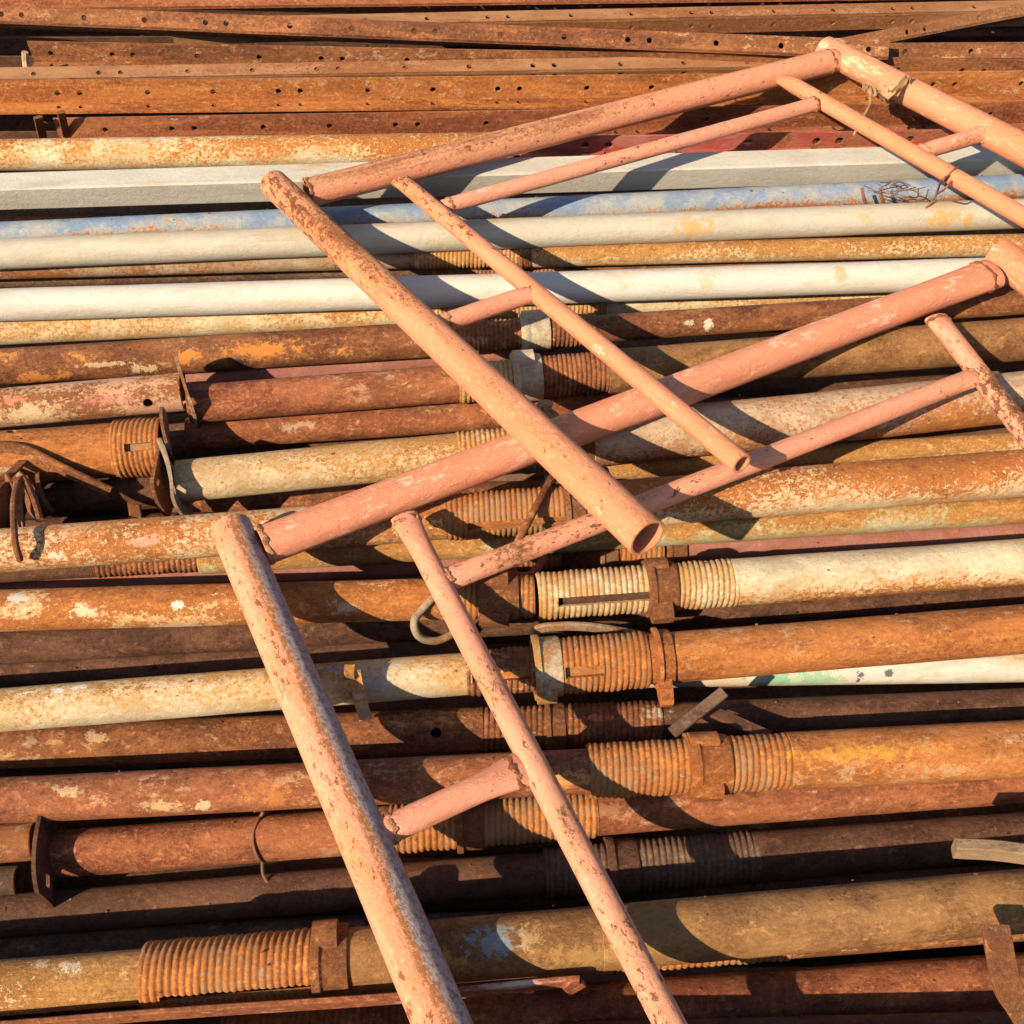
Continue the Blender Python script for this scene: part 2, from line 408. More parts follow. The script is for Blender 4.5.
P('W2', PIPE, 'pipe', 'off-white pipe just below the blue pipe, orange stains at its right', ((0,254),(1024,213.5)), 0, T(None,None,30,'white_cream'))
P('Pz', PIPE, 'pipe', 'thin dark brown pipe wedged under the right half of the off-white pipe', ((700,252),(1024,234)), -.045, T(690,None,20,'rust_brown'))
P('Pa', PROP, 'prop', 'yellowish rusty prop, a thin strip just below the orange-stained off-white pipe', ((340,262),(1024,245)), -.03, T(None,420,18,'zinc'), H(415,520,21,'thread_cream'), C(519,531,26,'rust_brown'), T(528,None,22,'cream_rustier'))
P('Pb', PROP, 'prop', 'thin brown prop directly above the brightest white pipe', ((0,279.5),(900,259)), -.035, T(None,436,17,'rust_grey'), H(433,515,21,'thread_dark'), C(512,530,25,'rust_brown'), H(530,562,21,'thread'), T(562,None,20,'rust_brown'))
P('W3', PIPE, 'pipe', 'brightest white pipe, unbroken across the pile, third white tube down', ((0,305),(1024,272)), 0, T(None,None,32,'white'))
P('Pc', PROP, 'prop', 'cream rust-stained prop peeping out under the brightest white pipe', ((0,331),(1024,287)), -.03, T(None,428,28,'cream_rust'), H(424,606,29,'thread_cream'), C(540,562,34,'collar'), T(600,None,26,'cream_rust'))
P('Pd', PROP, 'prop', 'dark brown prop with bright orange scabs on its left half', ((0,367),(1024,301)), 0, T(None,432,36,'rust_scab_dark'), H(428,524,33,'thread_dark'), C(520,549,40,'collar_pale', lugs=((EL(110),.012,.008),)), H(548,596,33,'thread_dark'), T(590,None,27,'rust_brown'))
P('Pe', PIPE, 'pipe', 'dusty dark-pink pipe squeezed between two brown props behind the upright plate', ((185,380),(512,352)), -.03, T(188,560,24,'dusty_red'))
P('Pf', PROP, 'prop', 'reddish brown prop starting behind the tall end plate, pale ringed collar midway', ((185,405),(1024,339)), 0, T(190,462,38,'rust_red'), H(458,515,41,'thread_cream'), C(512,541,52,'collar_pale', lugs=((EL(100),.016,.010),)), H(540,612,43,'thread_dark'), T(606,None,44,'rust_tan'))
P('Pg', PIPE, 'pipe', 'plain red-brown pipe running into shade under the crossing pink tubes', ((170,437),(512,410)), -.03, T(188,700,32,'rust_red'))
P('PL0', PROP, 'prop', 'faded pink-beige prop with a punched hole, ending in an upright thin plate', ((0,408),(180,393)), .012, T(None,184,39,'pink_pipe', holes=((150,403,4.6),)), PL(184,.094,'zinc',rot=.35,bend=.002,yaw=-.27))
P('PLo', PROP, 'prop', 'thick orange prop with short threaded sleeve below the pink-beige one', ((0,458),(165,446)), -.012, T(None,120,54,'rust_orange', holes=((25,430,4.4),)), H(117,165,60,'thread',filled=1,slot=(EL(48),.14,132,158)), PL(166,.088,'collar',rot=.1,bend=.006,yaw=-.2))
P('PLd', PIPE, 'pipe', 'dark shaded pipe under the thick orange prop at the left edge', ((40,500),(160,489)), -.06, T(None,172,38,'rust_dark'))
P('Pi', PROP, 'prop', 'mottled cream prop starting at a bent plate, broad speckled tube at right', ((170,484),(1024,395)), 0, PL(176,.098,'zinc',rot=.15,bend=-.010,yaw=-.22), T(178,463,42,'cream_mid'), H(458,560,45,'thread_cream'), C(562,592,54,'collar'), T(590,None,52,'speckled'))
P('Pj', PIPE, 'pipe', 'mustard-yellow flaking pipe in the shaded gap right of the open tube end', ((690,463),(1024,445)), -.035, T(545,None,24,'cream_rustier'))
P('Pk', PROP, 'prop', 'long pale rust-freckled prop passing under the open tube end', ((0,550),(1024,472)), 0, T(None,446,44,'cream_dense'), H(444,604,48,'thread',filled=1,slot=(EL(20),.22,466,590)), C(563,582,56,'collar'), T(598,None,48,'cream_topworn'))
P('Pl', PROP, 'prop', 'greenish cream prop half hidden below the long pale freckled one', ((200,558),(1024,508)), -.03, T(None,96,24,'rust_dark'), H(95,202,26,'thread_dark'), T(200,None,30,'green_cream'))  # left end coloured dark, standing in for shade that misses it
P('Pm', PROP, 'prop', 'dark maroon prop in shade above the prop with the slotted cream sleeve', ((0,581),(1024,532)), -.05, T(None,472,32,'dusty_red'), H(470,560,34,'thread_dark'), C(598,616,44,'collar'), H(612,662,36,'thread'), C(664,684,42,'collar'), T(680,None,32,'dusty_red'))
P('PnL', PROP, 'prop', 'orange and white mottled prop ending at a dark collar near the centre', ((0,612),(590,593)), 0, T(None,462,42,'cream_patchy'), H(452,534,44,'thread'), C(478,518,56,'collar', lugs=((EL(105),.014,.010),(EL(-10),.014,.008))))
P('PnR', PROP, 'prop', 'cream prop with an open threaded sleeve and long black slot', ((540,597),(1024,561)), 0, T(560,700,36,'rust_dark'), H(537,652,49,'thread_cream',slot=(EL(36),.19,556,647)), C(645,674,58,'collar', lugs=((EL(-5),.013,.016),(EL(120),.013,.006))), H(672,735,49,'thread_cream',fade=1), T(730,None,47,'cream_under'))
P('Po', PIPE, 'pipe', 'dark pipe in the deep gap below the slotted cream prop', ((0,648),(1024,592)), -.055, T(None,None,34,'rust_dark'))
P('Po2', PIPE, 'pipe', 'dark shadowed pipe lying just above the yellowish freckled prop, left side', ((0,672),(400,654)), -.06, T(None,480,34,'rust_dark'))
P('Pp', PROP, 'prop', 'yellowish freckled prop on the left becoming thick red-brown tube with large pale collar', ((0,709),(1024,628)), 0, T(None,472,43,'cream_rust'), H(466,540,47,'thread_dark',filled=1,slot=(EL(40),.22,440,528)), C(533,560,66,'collar_pale', lugs=((EL(-18),.014,.008),)), H(557,646,58,'thread',filled=1,slot=(EL(42),.2,562,600)), C(654,670,62,'rust_orange', lugs=((EL(-20),.016,.024),)), T(638,None,50,'rust_orange'))
P('W4', PIPE, 'pipe', 'white pipe with a green paint mark low in the gap at right', ((690,671),(1024,664)), -.03, T(600,None,34,'white'))
P('Pq', PROP, 'prop', 'dark brown prop with a round hole and a red scrape on its sleeve', ((0,746),(1024,706)), -.05, T(None,484,43,'rust_brown', holes=((437,733,5.2),)), H(480,660,44,'thread_dark'), C(545,564,52,'collar'), T(655,None,37,'rust_dark'))  # right tube's dark colour takes the place of shade on it
P('Pr', PROP, 'prop', 'bright orange-brown prop, thick at right, wide flanged collar right of centre', ((0,800),(1024,748)), 0, T(None,596,45,'rust_scab'), H(588,692,56,'thread'), C(686,727,66,'rust_orange', lugs=((EL(0),.014,.008),(EL(120),.012,.006))), H(725,792,57,'thread',fade=1), T(786,None,57,'rust_orange'))
P('Ps', PROP, 'prop', 'plain brown prop with wavy end plate at left and a wire tied on', ((0,857),(1024,782)), -.025, PL(47,.108,'rust_dark',rot=.25,bend=.012,yaw=-.02), T(50,396,46,'rust_red'), H(390,596,50,'thread'), C(456,482,58,'collar'), T(590,None,44,'rust_red'))
P('PsL', PIPE, 'pipe', 'short dark pipe end left of the wavy end plate', ((0,845),(40,842)), -.045, T(None,36,38,'rust_brown'))
P('PsM', PIPE, 'pipe', 'dark pipe end at the left edge under the wavy end plate', ((0,882),(40,879)), -.07, T(None,20,30,'rust_grey'))
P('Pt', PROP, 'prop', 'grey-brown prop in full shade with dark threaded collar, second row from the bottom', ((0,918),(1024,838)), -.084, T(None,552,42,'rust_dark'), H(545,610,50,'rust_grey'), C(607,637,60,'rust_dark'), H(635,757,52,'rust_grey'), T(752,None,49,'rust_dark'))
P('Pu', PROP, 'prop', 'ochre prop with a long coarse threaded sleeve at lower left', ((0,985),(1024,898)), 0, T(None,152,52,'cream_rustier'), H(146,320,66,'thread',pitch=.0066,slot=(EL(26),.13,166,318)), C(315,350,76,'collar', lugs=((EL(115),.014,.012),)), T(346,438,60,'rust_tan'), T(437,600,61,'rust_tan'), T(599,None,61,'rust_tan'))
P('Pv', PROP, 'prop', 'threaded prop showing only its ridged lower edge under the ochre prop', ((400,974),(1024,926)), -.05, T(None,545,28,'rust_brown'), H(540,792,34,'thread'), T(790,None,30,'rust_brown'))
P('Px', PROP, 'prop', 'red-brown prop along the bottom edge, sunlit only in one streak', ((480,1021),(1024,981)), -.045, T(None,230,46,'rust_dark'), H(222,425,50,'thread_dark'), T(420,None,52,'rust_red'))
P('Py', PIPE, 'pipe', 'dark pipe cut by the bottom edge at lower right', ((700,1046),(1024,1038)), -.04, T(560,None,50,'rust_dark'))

def line_world(L, z):
    (x0, y0), (x1, y1) = L
    return at(x0, y0, z), at(x1, y1, z)
def px_on(p0, p1, x):
    """parameter along p0->p1 where the image column is x"""
    d = p1-p0; lo, hi = -8.0, 8.0
    n = RM.transposed(); a = n @ (p0-CAM); b = n @ d
    k = (x-512)/F           # a.x+t b.x = -k (a.z + t b.z)
    return -(a.x+k*a.z)/(b.x+k*b.z)
def setup(it):
    z = ZTOP+it['dz']; p0, p1 = line_world(it['line'], z)
    it['p0'], it['dir'] = p0, (p1-p0)
    d = p1-p0; rs = []; ends = []
    for sg in it['segs']:
        kind, x0, x1, dp, m, k = sg
        def tx(x, dflt):
            if x is None: return (dflt-p0.x)/d.x
            return px_on(p0, p1, x)
        t0, t1 = tx(x0, XL), tx(x1, XR)
        vis = [max(0, min(1024, proj(p0+d*t)[0])) if (x is not None) else (0 if i == 0 else 1024) for i, (x, t) in enumerate(((x0, t0), (x1, t1)))]
        tm = px_on(p0, p1, (vis[0]+vis[1])/2); Z = depth(p0+d*tm)
        r = dp if kind == 'plate' else dp/2*Z/F
        rs.append((kind, t0, t1, r)); ends.append((t0, t1))
    it['rs'] = rs
    it['X'] = (p0.x+d.x*min(e[0] for e in ends), p0.x+d.x*max(e[1] for e in ends))
    it['r'] = max([r for (k, a, b, r) in rs if k in ('tube', 'thread')])
def radius_at(it, X):
    t = (X-it['p0'].x)/it['dir'].x; rr = 0
    for (k, a, b, r) in it['rs']:
        if k in ('tube', 'thread') and a-.001 <= t <= b+.001: rr = max(rr, r)
    return rr
for it in PILE: setup(it); it['dz0'] = it['dz']
# let overlapping tubes sink until they only touch: the lower one of each pair slides down its line of sight
for sweep_no in range(60):
    moved = False
    for i, a in enumerate(PILE):
        for b in PILE[i+1:]:
            lo, hi = max(a['X'][0], b['X'][0], -.75), min(a['X'][1], b['X'][1], .75)
            if hi <= lo: continue
            worst = 0
            for q in range(9):
                X = lo+(hi-lo)*q/8
                pa = a['p0']+a['dir']*((X-a['p0'].x)/a['dir'].x); pb = b['p0']+b['dir']*((X-b['p0'].x)/b['dir'].x)
                pen = radius_at(a, X)+radius_at(b, X)-.0035-math.hypot(pa.y-pb.y, pa.z-pb.z)
                if radius_at(a, X) and radius_at(b, X): worst = max(worst, pen)
            if worst > 0:
                low = a if a['dz0'] < b['dz0'] or (a['dz0'] == b['dz0'] and a['dz'] < b['dz']) else b
                if low['dz'] > -.085: low['dz'] -= min(.004, worst+.001); setup(low); moved = True
    if not moved: break
print('DZ', {it['key']: round(it['dz'], 3) for it in PILE})

def build_prop(it, idx):
    p0, d = it['p0'], it['dir']; L = d.length; u = d/L
    ts = [e for (k, a, b, r) in it['rs'] for e in (a, b)]
    t0, t1 = min(ts), max(ts); mid = p0+d*((t0+t1)/2)
    mat = frame_x(p0, p0+d); mat.translation = mid
    rnd = random.Random(it['key']); amp = rnd.uniform(-.0035, .0035); amz = rnd.uniform(-.0015, .0); half = (t1-t0)*L/2
    off = lambda x: (amp*math.cos(x/half*math.pi/2*1.7), amz*math.cos(x/half*math.pi/2*1.7))
    multi = len(it['segs']) > 1
    root = empty(it['name'], mat) if multi else None
    prev = {}; names = []
    firsttube = True
    for n, (sg, (kind, a, b, r)) in enumerate(zip(it['segs'], it['rs'])):
        _, x0, x1, dp, m, k = sg
        xa, xb = (a-(t0+t1)/2)*L, (b-(t0+t1)/2)*L
        if kind == 'tube':
            vf = tube_vf(xa, xb, r, off=off, dent=.012, seed=idx*7+n, seg=36)
            nm = 'inner_tube' if (firsttube and multi) else 'outer_tube'; firsttube = False
            if not multi:
                o = mesh_obj(it['name'], vf, m, None, mat)
            else: o = mesh_obj(nm, vf, m, root)
            if k.get('holes'):
                bpy.context.view_layer.update()
                cuts = []
                inv = o.matrix_world.inverted()
                for hx, hy, hr in k['holes']:
                    c = at(hx, hy, it['p0'].z); dirv = (CAM-c).normalized()
                    # point on the tube surface under that pixel
                    cc = inv @ c; ax = Vector((cc.x, 0, 0)); dl = (inv.to_3x3() @ dirv); dl.x = 0; dl.normalize()
                    perp = (cc-ax)-dl*(cc-ax).dot(dl)
                    n_out = (perp + dl*math.sqrt(max(0, r*r-perp.length_squared))).normalized()
                    sc = depth(c)/F*hr
                    cuts.append((ax+n_out*r, n_out, sc))
                drill(o, cuts)
        elif kind == 'thread':
            slot = k.get('slot')
            if slot:
                sx = [(px_on(p0, p0+d, q)-(t0+t1)/2)*L for q in slot[2:]]
                slot = (slot[0], slot[1], max(sx[0], xa+.004), min(sx[1], xb-.002))
            o = mesh_obj('threaded_sleeve', thread_vf(xa, xb, r, off=off, slot=slot, pitch=k.get('pitch', .0068), seed=idx, depth=.0022), m, root, sharp=60)
            inner = r-(.0075 if k.get('filled') else .016)
            if slot: mesh_obj('core_tube', tube_vf(xa+.002, xb-.001, inner, off=off, seg=24), 'thread' if k.get('filled') else 'rust_dark', root)  # open slots get a dark core, their shade put into its colour
        elif kind == 'collar':
            mesh_obj('collar_nut', collar_vf(xa, xb, r, k.get('lugs', ()), rot=idx, off=off((xa+xb)/2)), m, root)
        elif kind == 'plate':
            v, f = plate_vf(dp, rot=k.get('rot', 0), bend=k.get('bend', 0), tilt=k.get('tilt', 0), yaw=k.get('yaw', 0))
            oy, oz = off(xa)
            mesh_obj('base_plate', ([(q[0]+xa, q[1]+oy, q[2]+oz) for q in v], f), m, root)
    top = root if multi else o
    tag(top, it['label'], it['cat'], {'prop': 'adjustable props lying in the pile', 'pipe': 'plain pipes lying in the pile'}[it['cat']])
    it['obj'] = top
for i, it in enumerate(PILE): build_prop(it, i)
BY = {it['key']: it for it in PILE}
def spot(key, px, py, lift=0.0):
    """point on the visible surface of a pipe under a pixel, raised by lift along the outward normal"""
    it = BY[key]; p0, u = it['p0'], it['dir'].normalized()
    d = ray(px, py).normalized(); w = CAM-p0
    X = p0+u*((at(px, py, p0.z)-p0).dot(u)); r = radius_at(it, X.x) or it['r']
    dp = d-u*d.dot(u); wp = w-u*w.dot(u)
    A, B, Cc = dp.dot(dp), dp.dot(wp), wp.dot(wp)-r*r
    disc = max(0, B*B-A*Cc); t = (-B-math.sqrt(disc))/A
    q = CAM+d*t; ax = p0+u*(q-p0).dot(u); n = (q-ax).normalized()
    return q+n*lift, n

# white square tube
z = ZTOP
def long_box(name, ya, yb, x0, x1, w, h, zc, mat, label, cat, c=.1, roll=0):
    p0, p1 = at(0, ya, zc), at(1024, yb, zc); d = (p1-p0)
    pa = p0+d*((x0-p0.x)/d.x); pb = p0+d*((x1-p0.x)/d.x)
    mt = frame_x(pa, pb); mt.translation = (pa+pb)/2; mt = mt @ Matrix.Rotation(math.radians(roll), 4, 'X'); Lh = (pb-pa).length/2
    n = 30
    vf = sweep([Vector((-Lh+2*Lh*i/n, 0, 0)) for i in range(n+1)], rect(w, h, c))
    o = mesh_obj(name, vf, mat, None, mt, sharp=30); return tag(o, label, cat)
long_box('square_tube', 191.5, 160.5, XL, XR, .042, .050, z, 'white_box', 'grey-white square tube lying above the blue pipe', 'tube', .07, 13)

# deep layer glimpsed in the gaps
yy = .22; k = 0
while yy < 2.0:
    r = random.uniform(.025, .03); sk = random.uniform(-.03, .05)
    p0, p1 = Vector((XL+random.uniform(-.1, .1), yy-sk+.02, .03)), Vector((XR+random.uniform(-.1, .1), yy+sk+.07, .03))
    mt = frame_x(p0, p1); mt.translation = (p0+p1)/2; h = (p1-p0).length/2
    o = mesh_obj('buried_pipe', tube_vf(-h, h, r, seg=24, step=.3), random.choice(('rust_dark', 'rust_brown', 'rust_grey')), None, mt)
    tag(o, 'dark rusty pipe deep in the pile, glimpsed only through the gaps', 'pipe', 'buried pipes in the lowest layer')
    yy += r*2+.003; k += 1

# ------------------------------------------------------------------ perforated angle irons at the back
def flange_vf(L, w, holes, th=.0045):
    """flat strip in local XY (x along, y 0..w) with round holes, thickness along z"""
    bm = bmesh.new(); edges = []
    def loop(pts):
        vs = [bm.verts.new((p[0], p[1], 0)) for p in pts]
        for i in range(len(vs)): edges.append(bm.edges.new((vs[i], vs[(i+1) % len(vs)])))
    n = 40
    loop([(-L/2+L*i/n, 0) for i in range(n+1)]+[(L/2-L*i/n, w) for i in range(n+1)])
    for hx, hv, hr in holes: loop([(hx+hr*math.cos(-2*math.pi*q/14), hv+hr*math.sin(-2*math.pi*q/14)) for q in range(14)])
    bmesh.ops.triangle_fill(bm, edges=edges, use_beauty=True)
    bm.verts.index_update()
    V = [v.co.copy() for v in bm.verts]; Fc = [tuple(v.index for v in f.verts) for f in bm.faces]
    be = [(e.verts[0].index, e.verts[1].index) for e in bm.edges if len(e.link_faces) == 1]
    bm.free(); n = len(V)
    V2 = V+[v+Vector((0, 0, th)) for v in V]
    F2 = Fc+[tuple(i+n for i in reversed(f)) for f in Fc]+[(a, b, b+n, a+n) for a, b in be]
    return V2, F2
def angle_iron(label, line, zc, roll, w1, w2, mat, rows=((.5, .5),), phase=0.0, x0=XL-.35, x1=XR+.35, hr=.0054, ends=None):
    """corner edge runs along the pixel line; flange one leaves it at elevation roll[0] (seen looking along +X: 0 north, 90 up), flange two at roll[1]"""
    p0, p1 = at(*line[0], zc), at(*line[1], zc); d = p1-p0
    if ends: ta, tb = [((q[1]-p0.x)/d.x if q[0] == 'X' else px_on(p0, p1, q[1])) for q in ends]
    else: ta, tb = (x0-p0.x)/d.x, (x1-p0.x)/d.x
    pa, pb = p0+d*ta, p0+d*tb; L = (pb-pa).length
    mt = frame_x(pa, pb); mt.translation = (pa+pb)/2
    root = empty('angle_iron', mt); tag(root, label, 'angle iron', 'angle irons at the back of the pile')
    pat = []; x = -L/2+.04+phase; q = 0; steps = (.125, .042, .13, .125)
    while x < L/2-.03: pat.append(x); x += steps[q % 4]; q += 1
    for n, (ang, w) in enumerate(zip(roll, (w1, w2))):
        a = math.radians(ang); hv = rows[min(n, len(rows)-1)]
        holes = [(x, w*hv[0], hr) for x in pat]
        v, f = flange_vf(L, w, holes)
        dy, dz = math.cos(a), math.sin(a)
        # thickness goes to the inside of the angle
        o = math.radians(roll[1-n]); ny, nz = math.cos(o), math.sin(o)
        v = [Vector((q.x, dy*q.y+ny*q.z, dz*q.y+nz*q.z)) for q in v]
        if n == 1: v = [q+Vector((0, math.cos(math.radians(roll[0]))*.0006, math.sin(math.radians(roll[0]))*.0006)) for q in v]
        mesh_obj('flange', (v, f), mat, root, sharp=30)
    return root
zi = ZTOP
angle_iron('big angle iron with dark pitted band, front one above the cream pipe', ((0,105),(1024,94.5)), zi-.005, (92, 184), .050, .034, 'iron_pitted', phase=.02)
angle_iron('flat dusty angle iron, its pale top edge behind the big pitted one', ((0,81),(1024,64)), zi+.028, (20, -70), .034, .03, 'iron_pale', phase=.09, rows=((.5,.5),(.3,.5)))
angle_iron('dark angle iron sunk in shade right above the cream pipe', ((0,142),(1024,124)), zi-.035, (95, 185), .05, .02, 'iron_dull', phase=.05, ends=(('px',62),('X',XR)))
angle_iron('brown angle iron with two hole rows under the bright ridge iron', ((0,62),(1024,82)), zi+.0, (96, 184), .048, .03, 'iron', phase=.0, ends=(('px',36),('X',XR)))
angle_iron('bright orange angle iron with ridge edge crossing down from upper left', ((0,23.5),(820,57)), zi+.055, (50, -40), .036, .034, 'iron', phase=.03, ends=(('X',XL-.1),('px',888)))
angle_iron('orange-brown angle iron right of the tall pink post, level run', ((800,62),(1024,60.5)), zi+.03, (62, -28), .034, .03, 'iron', phase=.0, ends=(('px',800),('X',XR+.3)))
angle_iron('pale topped angle iron with dark patches near the top edge', ((300,27),(1024,11.5)), zi+.045, (14, -76), .036, .036, 'iron_pale', phase=.06, ends=(('px',170),('X',XR+.4)))
angle_iron('uppermost brown angle iron cut by the top edge', ((60,10.5),(700,2.5)), zi+.04, (75, -15), .05, .02, 'iron_dull', phase=.02)
angle_iron('slanting angle iron rising to the upper right corner', ((850,50),(1024,16)), zi+.045, (48, -42), .026, .03, 'iron_pale', phase=.0, ends=(('px',838),('X',XR+.35)))
angle_iron('dark recessed angle iron under the pale topped one at right', ((600,34),(1024,30)), zi-.05, (95, 185), .05, .03, 'rust_dark', phase=.1, ends=(('px',430),('X',XR+.3)))  # dark colour stands in for the shade of the recess
# more irons farther back and under the first ones
for j, (y0, y1, dz, rl) in enumerate(((-24,-18,.03,(100,190)), (-50,-44,.05,(120,210)))):
    angle_iron('brown angle iron behind the uppermost one', ((0,y0),(1024,y1)), zi+dz, rl, .05, .03, 'iron', phase=.04*j)['group'] = 'irons behind the top edge'
# bed of irons underneath
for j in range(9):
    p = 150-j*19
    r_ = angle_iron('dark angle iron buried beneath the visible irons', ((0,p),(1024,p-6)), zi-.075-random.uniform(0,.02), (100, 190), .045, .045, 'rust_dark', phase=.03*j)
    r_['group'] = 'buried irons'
# red perforated bar
angle_iron('red painted bar with large round holes beside the square white tube', ((500,154),(1024,144)), zi-.005, (98, 188), .036, .02, 'red', phase=.03, hr=.0078, ends=(('px',478),('X',XR)))

# ------------------------------------------------------------------ pink scaffold frames
def member(name, p0, p1, r, mat, root, up, flat=None, ext=(0, 0), wall=.0035, seg=36, seed=1, dent=.008):
    d = (p1-p0).normalized(); p0 = p0-d*ext[0]; p1 = p1+d*ext[1]; L = (p1-p0).length
    mt = frame_x(p0, p1, up); mt.translation = (p0+p1)/2
    fl = None
    if flat: fl = lambda x: flat((x+L/2)/L, L)
    o = mesh_obj(name, tube_vf(-L/2, L/2, r, wall, seg, dent=dent, seed=seed, step=.012 if flat else .03, flat=fl), mat, root, root.matrix_world.inverted() @ mt)
    return o
def pinch(at0=0, at1=0, length=.05, wide=1.35, thin=.45):
    """flattened tube ends: widens in the frame's plane, thins across it"""
    def f(t, L):
        k = 0
        if at0: k = max(k, 1-t*L/length)
        if at1: k = max(k, 1-(1-t)*L/length)
        k = max(0, min(1, k)); k = k*k*(3-2*k)
        return (1+(wide-1)*k, 1-(1-thin)*k)
    return f
# frame lying on the pile, lower in the picture
zb = ZTOP+.058
nb = Vector((0, 0, 1))
B = lambda x, y: at(x, y, zb)
rootB = empty('scaffold_frame', Matrix.Translation(B(232, 530)))
tag(rootB, 'pink scaffold frame lying lower and underneath, its long post reaching the bottom edge', 'scaffold frame', 'pink scaffold frames')
RP, RT = .0243, .0138
post_dir = (B(442, 1024)-B(233, 535)).normalized()
pB0, pB1 = B(231, 528), B(442, 1024)
member('post', pB0, pB1, RP, 'pink_post', rootB, nb, ext=(0, .35), seed=2)
q0 = B(1003, 258)
member('post', q0, q0+post_dir*1.2, RP*1.06, 'pink_worn', rootB, nb, ext=(.012, 0), seed=3)
member('crossbar', B(262, 546), B(985, 276), RP*.97, 'pink_bar', rootB, nb, flat=pinch(0, 1, .11, 1.22, .8), ext=(.0, .012), seed=4)
member('inner_post', B(404, 516), B(657, 1000), RT, 'pink_pale', rootB, nb, flat=pinch(1, 0, .07, 1.25, .5), ext=(0, .45), seed=5)
dB = (B(657, 1000)-B(404, 516)).normalized()
i0 = B(936, 318); member('inner_post', i0, i0+(B(1024, 432)-i0).normalized()*1.1, RT*1.02, 'pink_pale', rootB, nb, flat=pinch(1, 0, .05, 1.3, .6), seed=6)
member('inner_bar', B(447, 580), B(975, 377), RT*1.0, 'pink_pale', rootB, nb, flat=pinch(1, 1, .05, 1.15, .7), seed=7)
member('strut', B(388, 830), B(524, 768), RT*1.02, 'pink_pale', rootB, nb, ext=(.006,0), flat=pinch(0, 1, .055, 1.4, .55), seed=8)
# frame on top, upper right
a0, a1, a2 = at(275, 185, ZTOP+.053), at(830, 50, ZTOP+.072), at(570, 432, zb+.050)
nA = (a1-a0).cross(a2-a0).normalized()
if nA.z < 0: nA = -nA
A = lambda x, y, l=0: on_plane(x, y, a0, nA)+nA*l
rootA = empty('scaffold_frame', Matrix.Translation(A(275, 185)))
tag(rootA, 'pink scaffold frame lying on top, with an open tube end near the centre', 'scaffold frame', 'pink scaffold frames')
member('post', A(277, 187), A(641, 532), RP, 'pink_worn', rootA, nA, ext=(.012, .012), seed=12)
pdir = (A(641, 532)-A(277, 187)).normalized()
r0 = A(830, 52); rdir = (A(1024, 150)-r0).normalized()
member('post', r0, r0+rdir*.95, RP, 'pink', rootA, nA, ext=(.015, 0), seed=13)
member('crossbar', A(308, 193), A(836, 60), RP*.97, 'pink_bar', rootA, nA, flat=pinch(0, 1, .03, 1.1, .85), seed=14)
member('inner_post', A(400, 180), A(742, 464), RT, 'pink', rootA, nA, flat=pinch(1, 0, .05, 1.2, .45), seed=15)
s0 = A(779, 77); member('inner_post', s0, s0+(A(1024, 217)-s0).normalized()*1.0, RT, 'pink', rootA, nA, flat=pinch(1, 0, .05, 1.2, .5), seed=16)
member('inner_bar', A(450, 205), A(816, 104), RT*.92, 'pink_pale', rootA, nA, seed=17, ext=(.012,0), flat=pinch(1, 0, .03, 1.1, .8))
member('strut', A(447, 322), A(536, 292), RT*.98, 'pink_pale', rootA, nA, seed=18, ext=(.014,0), flat=pinch(0, 1, .03, 1.15, .7))
member('strut', A(921, 152), A(980, 135), RT*.98, 'pink_pale', rootA, nA, seed=19, ext=(0,.012), flat=pinch(1, 0, .03, 1.15, .7))
print('angles', math.degrees(pdir.angle(rdir)), math.degrees(pdir.angle((A(836,60)-A(308,193)))), 'B', math.degrees(post_dir.angle(B(985,276)-B(262,546))))


# ------------------------------------------------------------------ unseen tubes south of the frame, added to shade the bottom props
for (ya, yb, dz, lab) in ((1080,1074,.006,'unseen brown pipe next beyond the bottom edge of the picture'), (1150,1144,.006,'second unseen brown pipe beyond the bottom edge of the picture'), (1222,1216,.004,'third unseen brown pipe beyond the bottom edge of the picture')):
    p0, p1 = at(0, ya, ZTOP+dz), at(1024, yb, ZTOP+dz); d = p1-p0; pa, pb = p0+d*((XL-p0.x)/d.x), p0+d*((XR-p0.x)/d.x)
    mt = frame_x(pa, pb); mt.translation = (pa+pb)/2; h = (pb-pa).length/2
    tag(mesh_obj('steel_pipe', tube_vf(-h, h, .027), 'rust_red', None, mt), lab, 'pipe')

# ------------------------------------------------------------------ small loose things
def rod(name, pts, r, mat, label, cat, sec=None, k=6, n=10):
    P_ = smooth(pts, k) if len(pts) > 2 else pts
    return thing_vf(name, sweep(P_, sec or circ(r, n)), mat, label, cat)
def sp(key, x, y, l=0): return spot(key, x, y, l)[0]
Zt = ZTOP
rod('wooden_peg', [at(27,71,Zt+.02), at(25.5,62,Zt+.035), at(25,52,Zt+.055)], .007, 'straw', 'pale wooden peg sticking up among the angle irons at upper left', 'peg', rect(.012,.010,.3))
rod('flat_bar', [at(43,139,Zt-.03), at(38,117,Zt+.03)], .01, 'rust_brown', 'short upright flat bar left of its twin, just above the cream pipe', 'flat bar', rect(.016,.006))
rod('flat_bar', [at(67,139,Zt-.03), at(61,112,Zt+.04)], .01, 'rust_brown', 'taller upright flat bar right of its twin, just above the cream pipe', 'flat bar', rect(.014,.006))
rod('wood_chip', [at(178,133,Zt+.0), at(186,136,Zt+.01), at(193,139,Zt+.02)], .004, 'straw', 'pale wood chip on the dark shaded angle iron', 'chip', rect(.006,.003), 3) if False else None
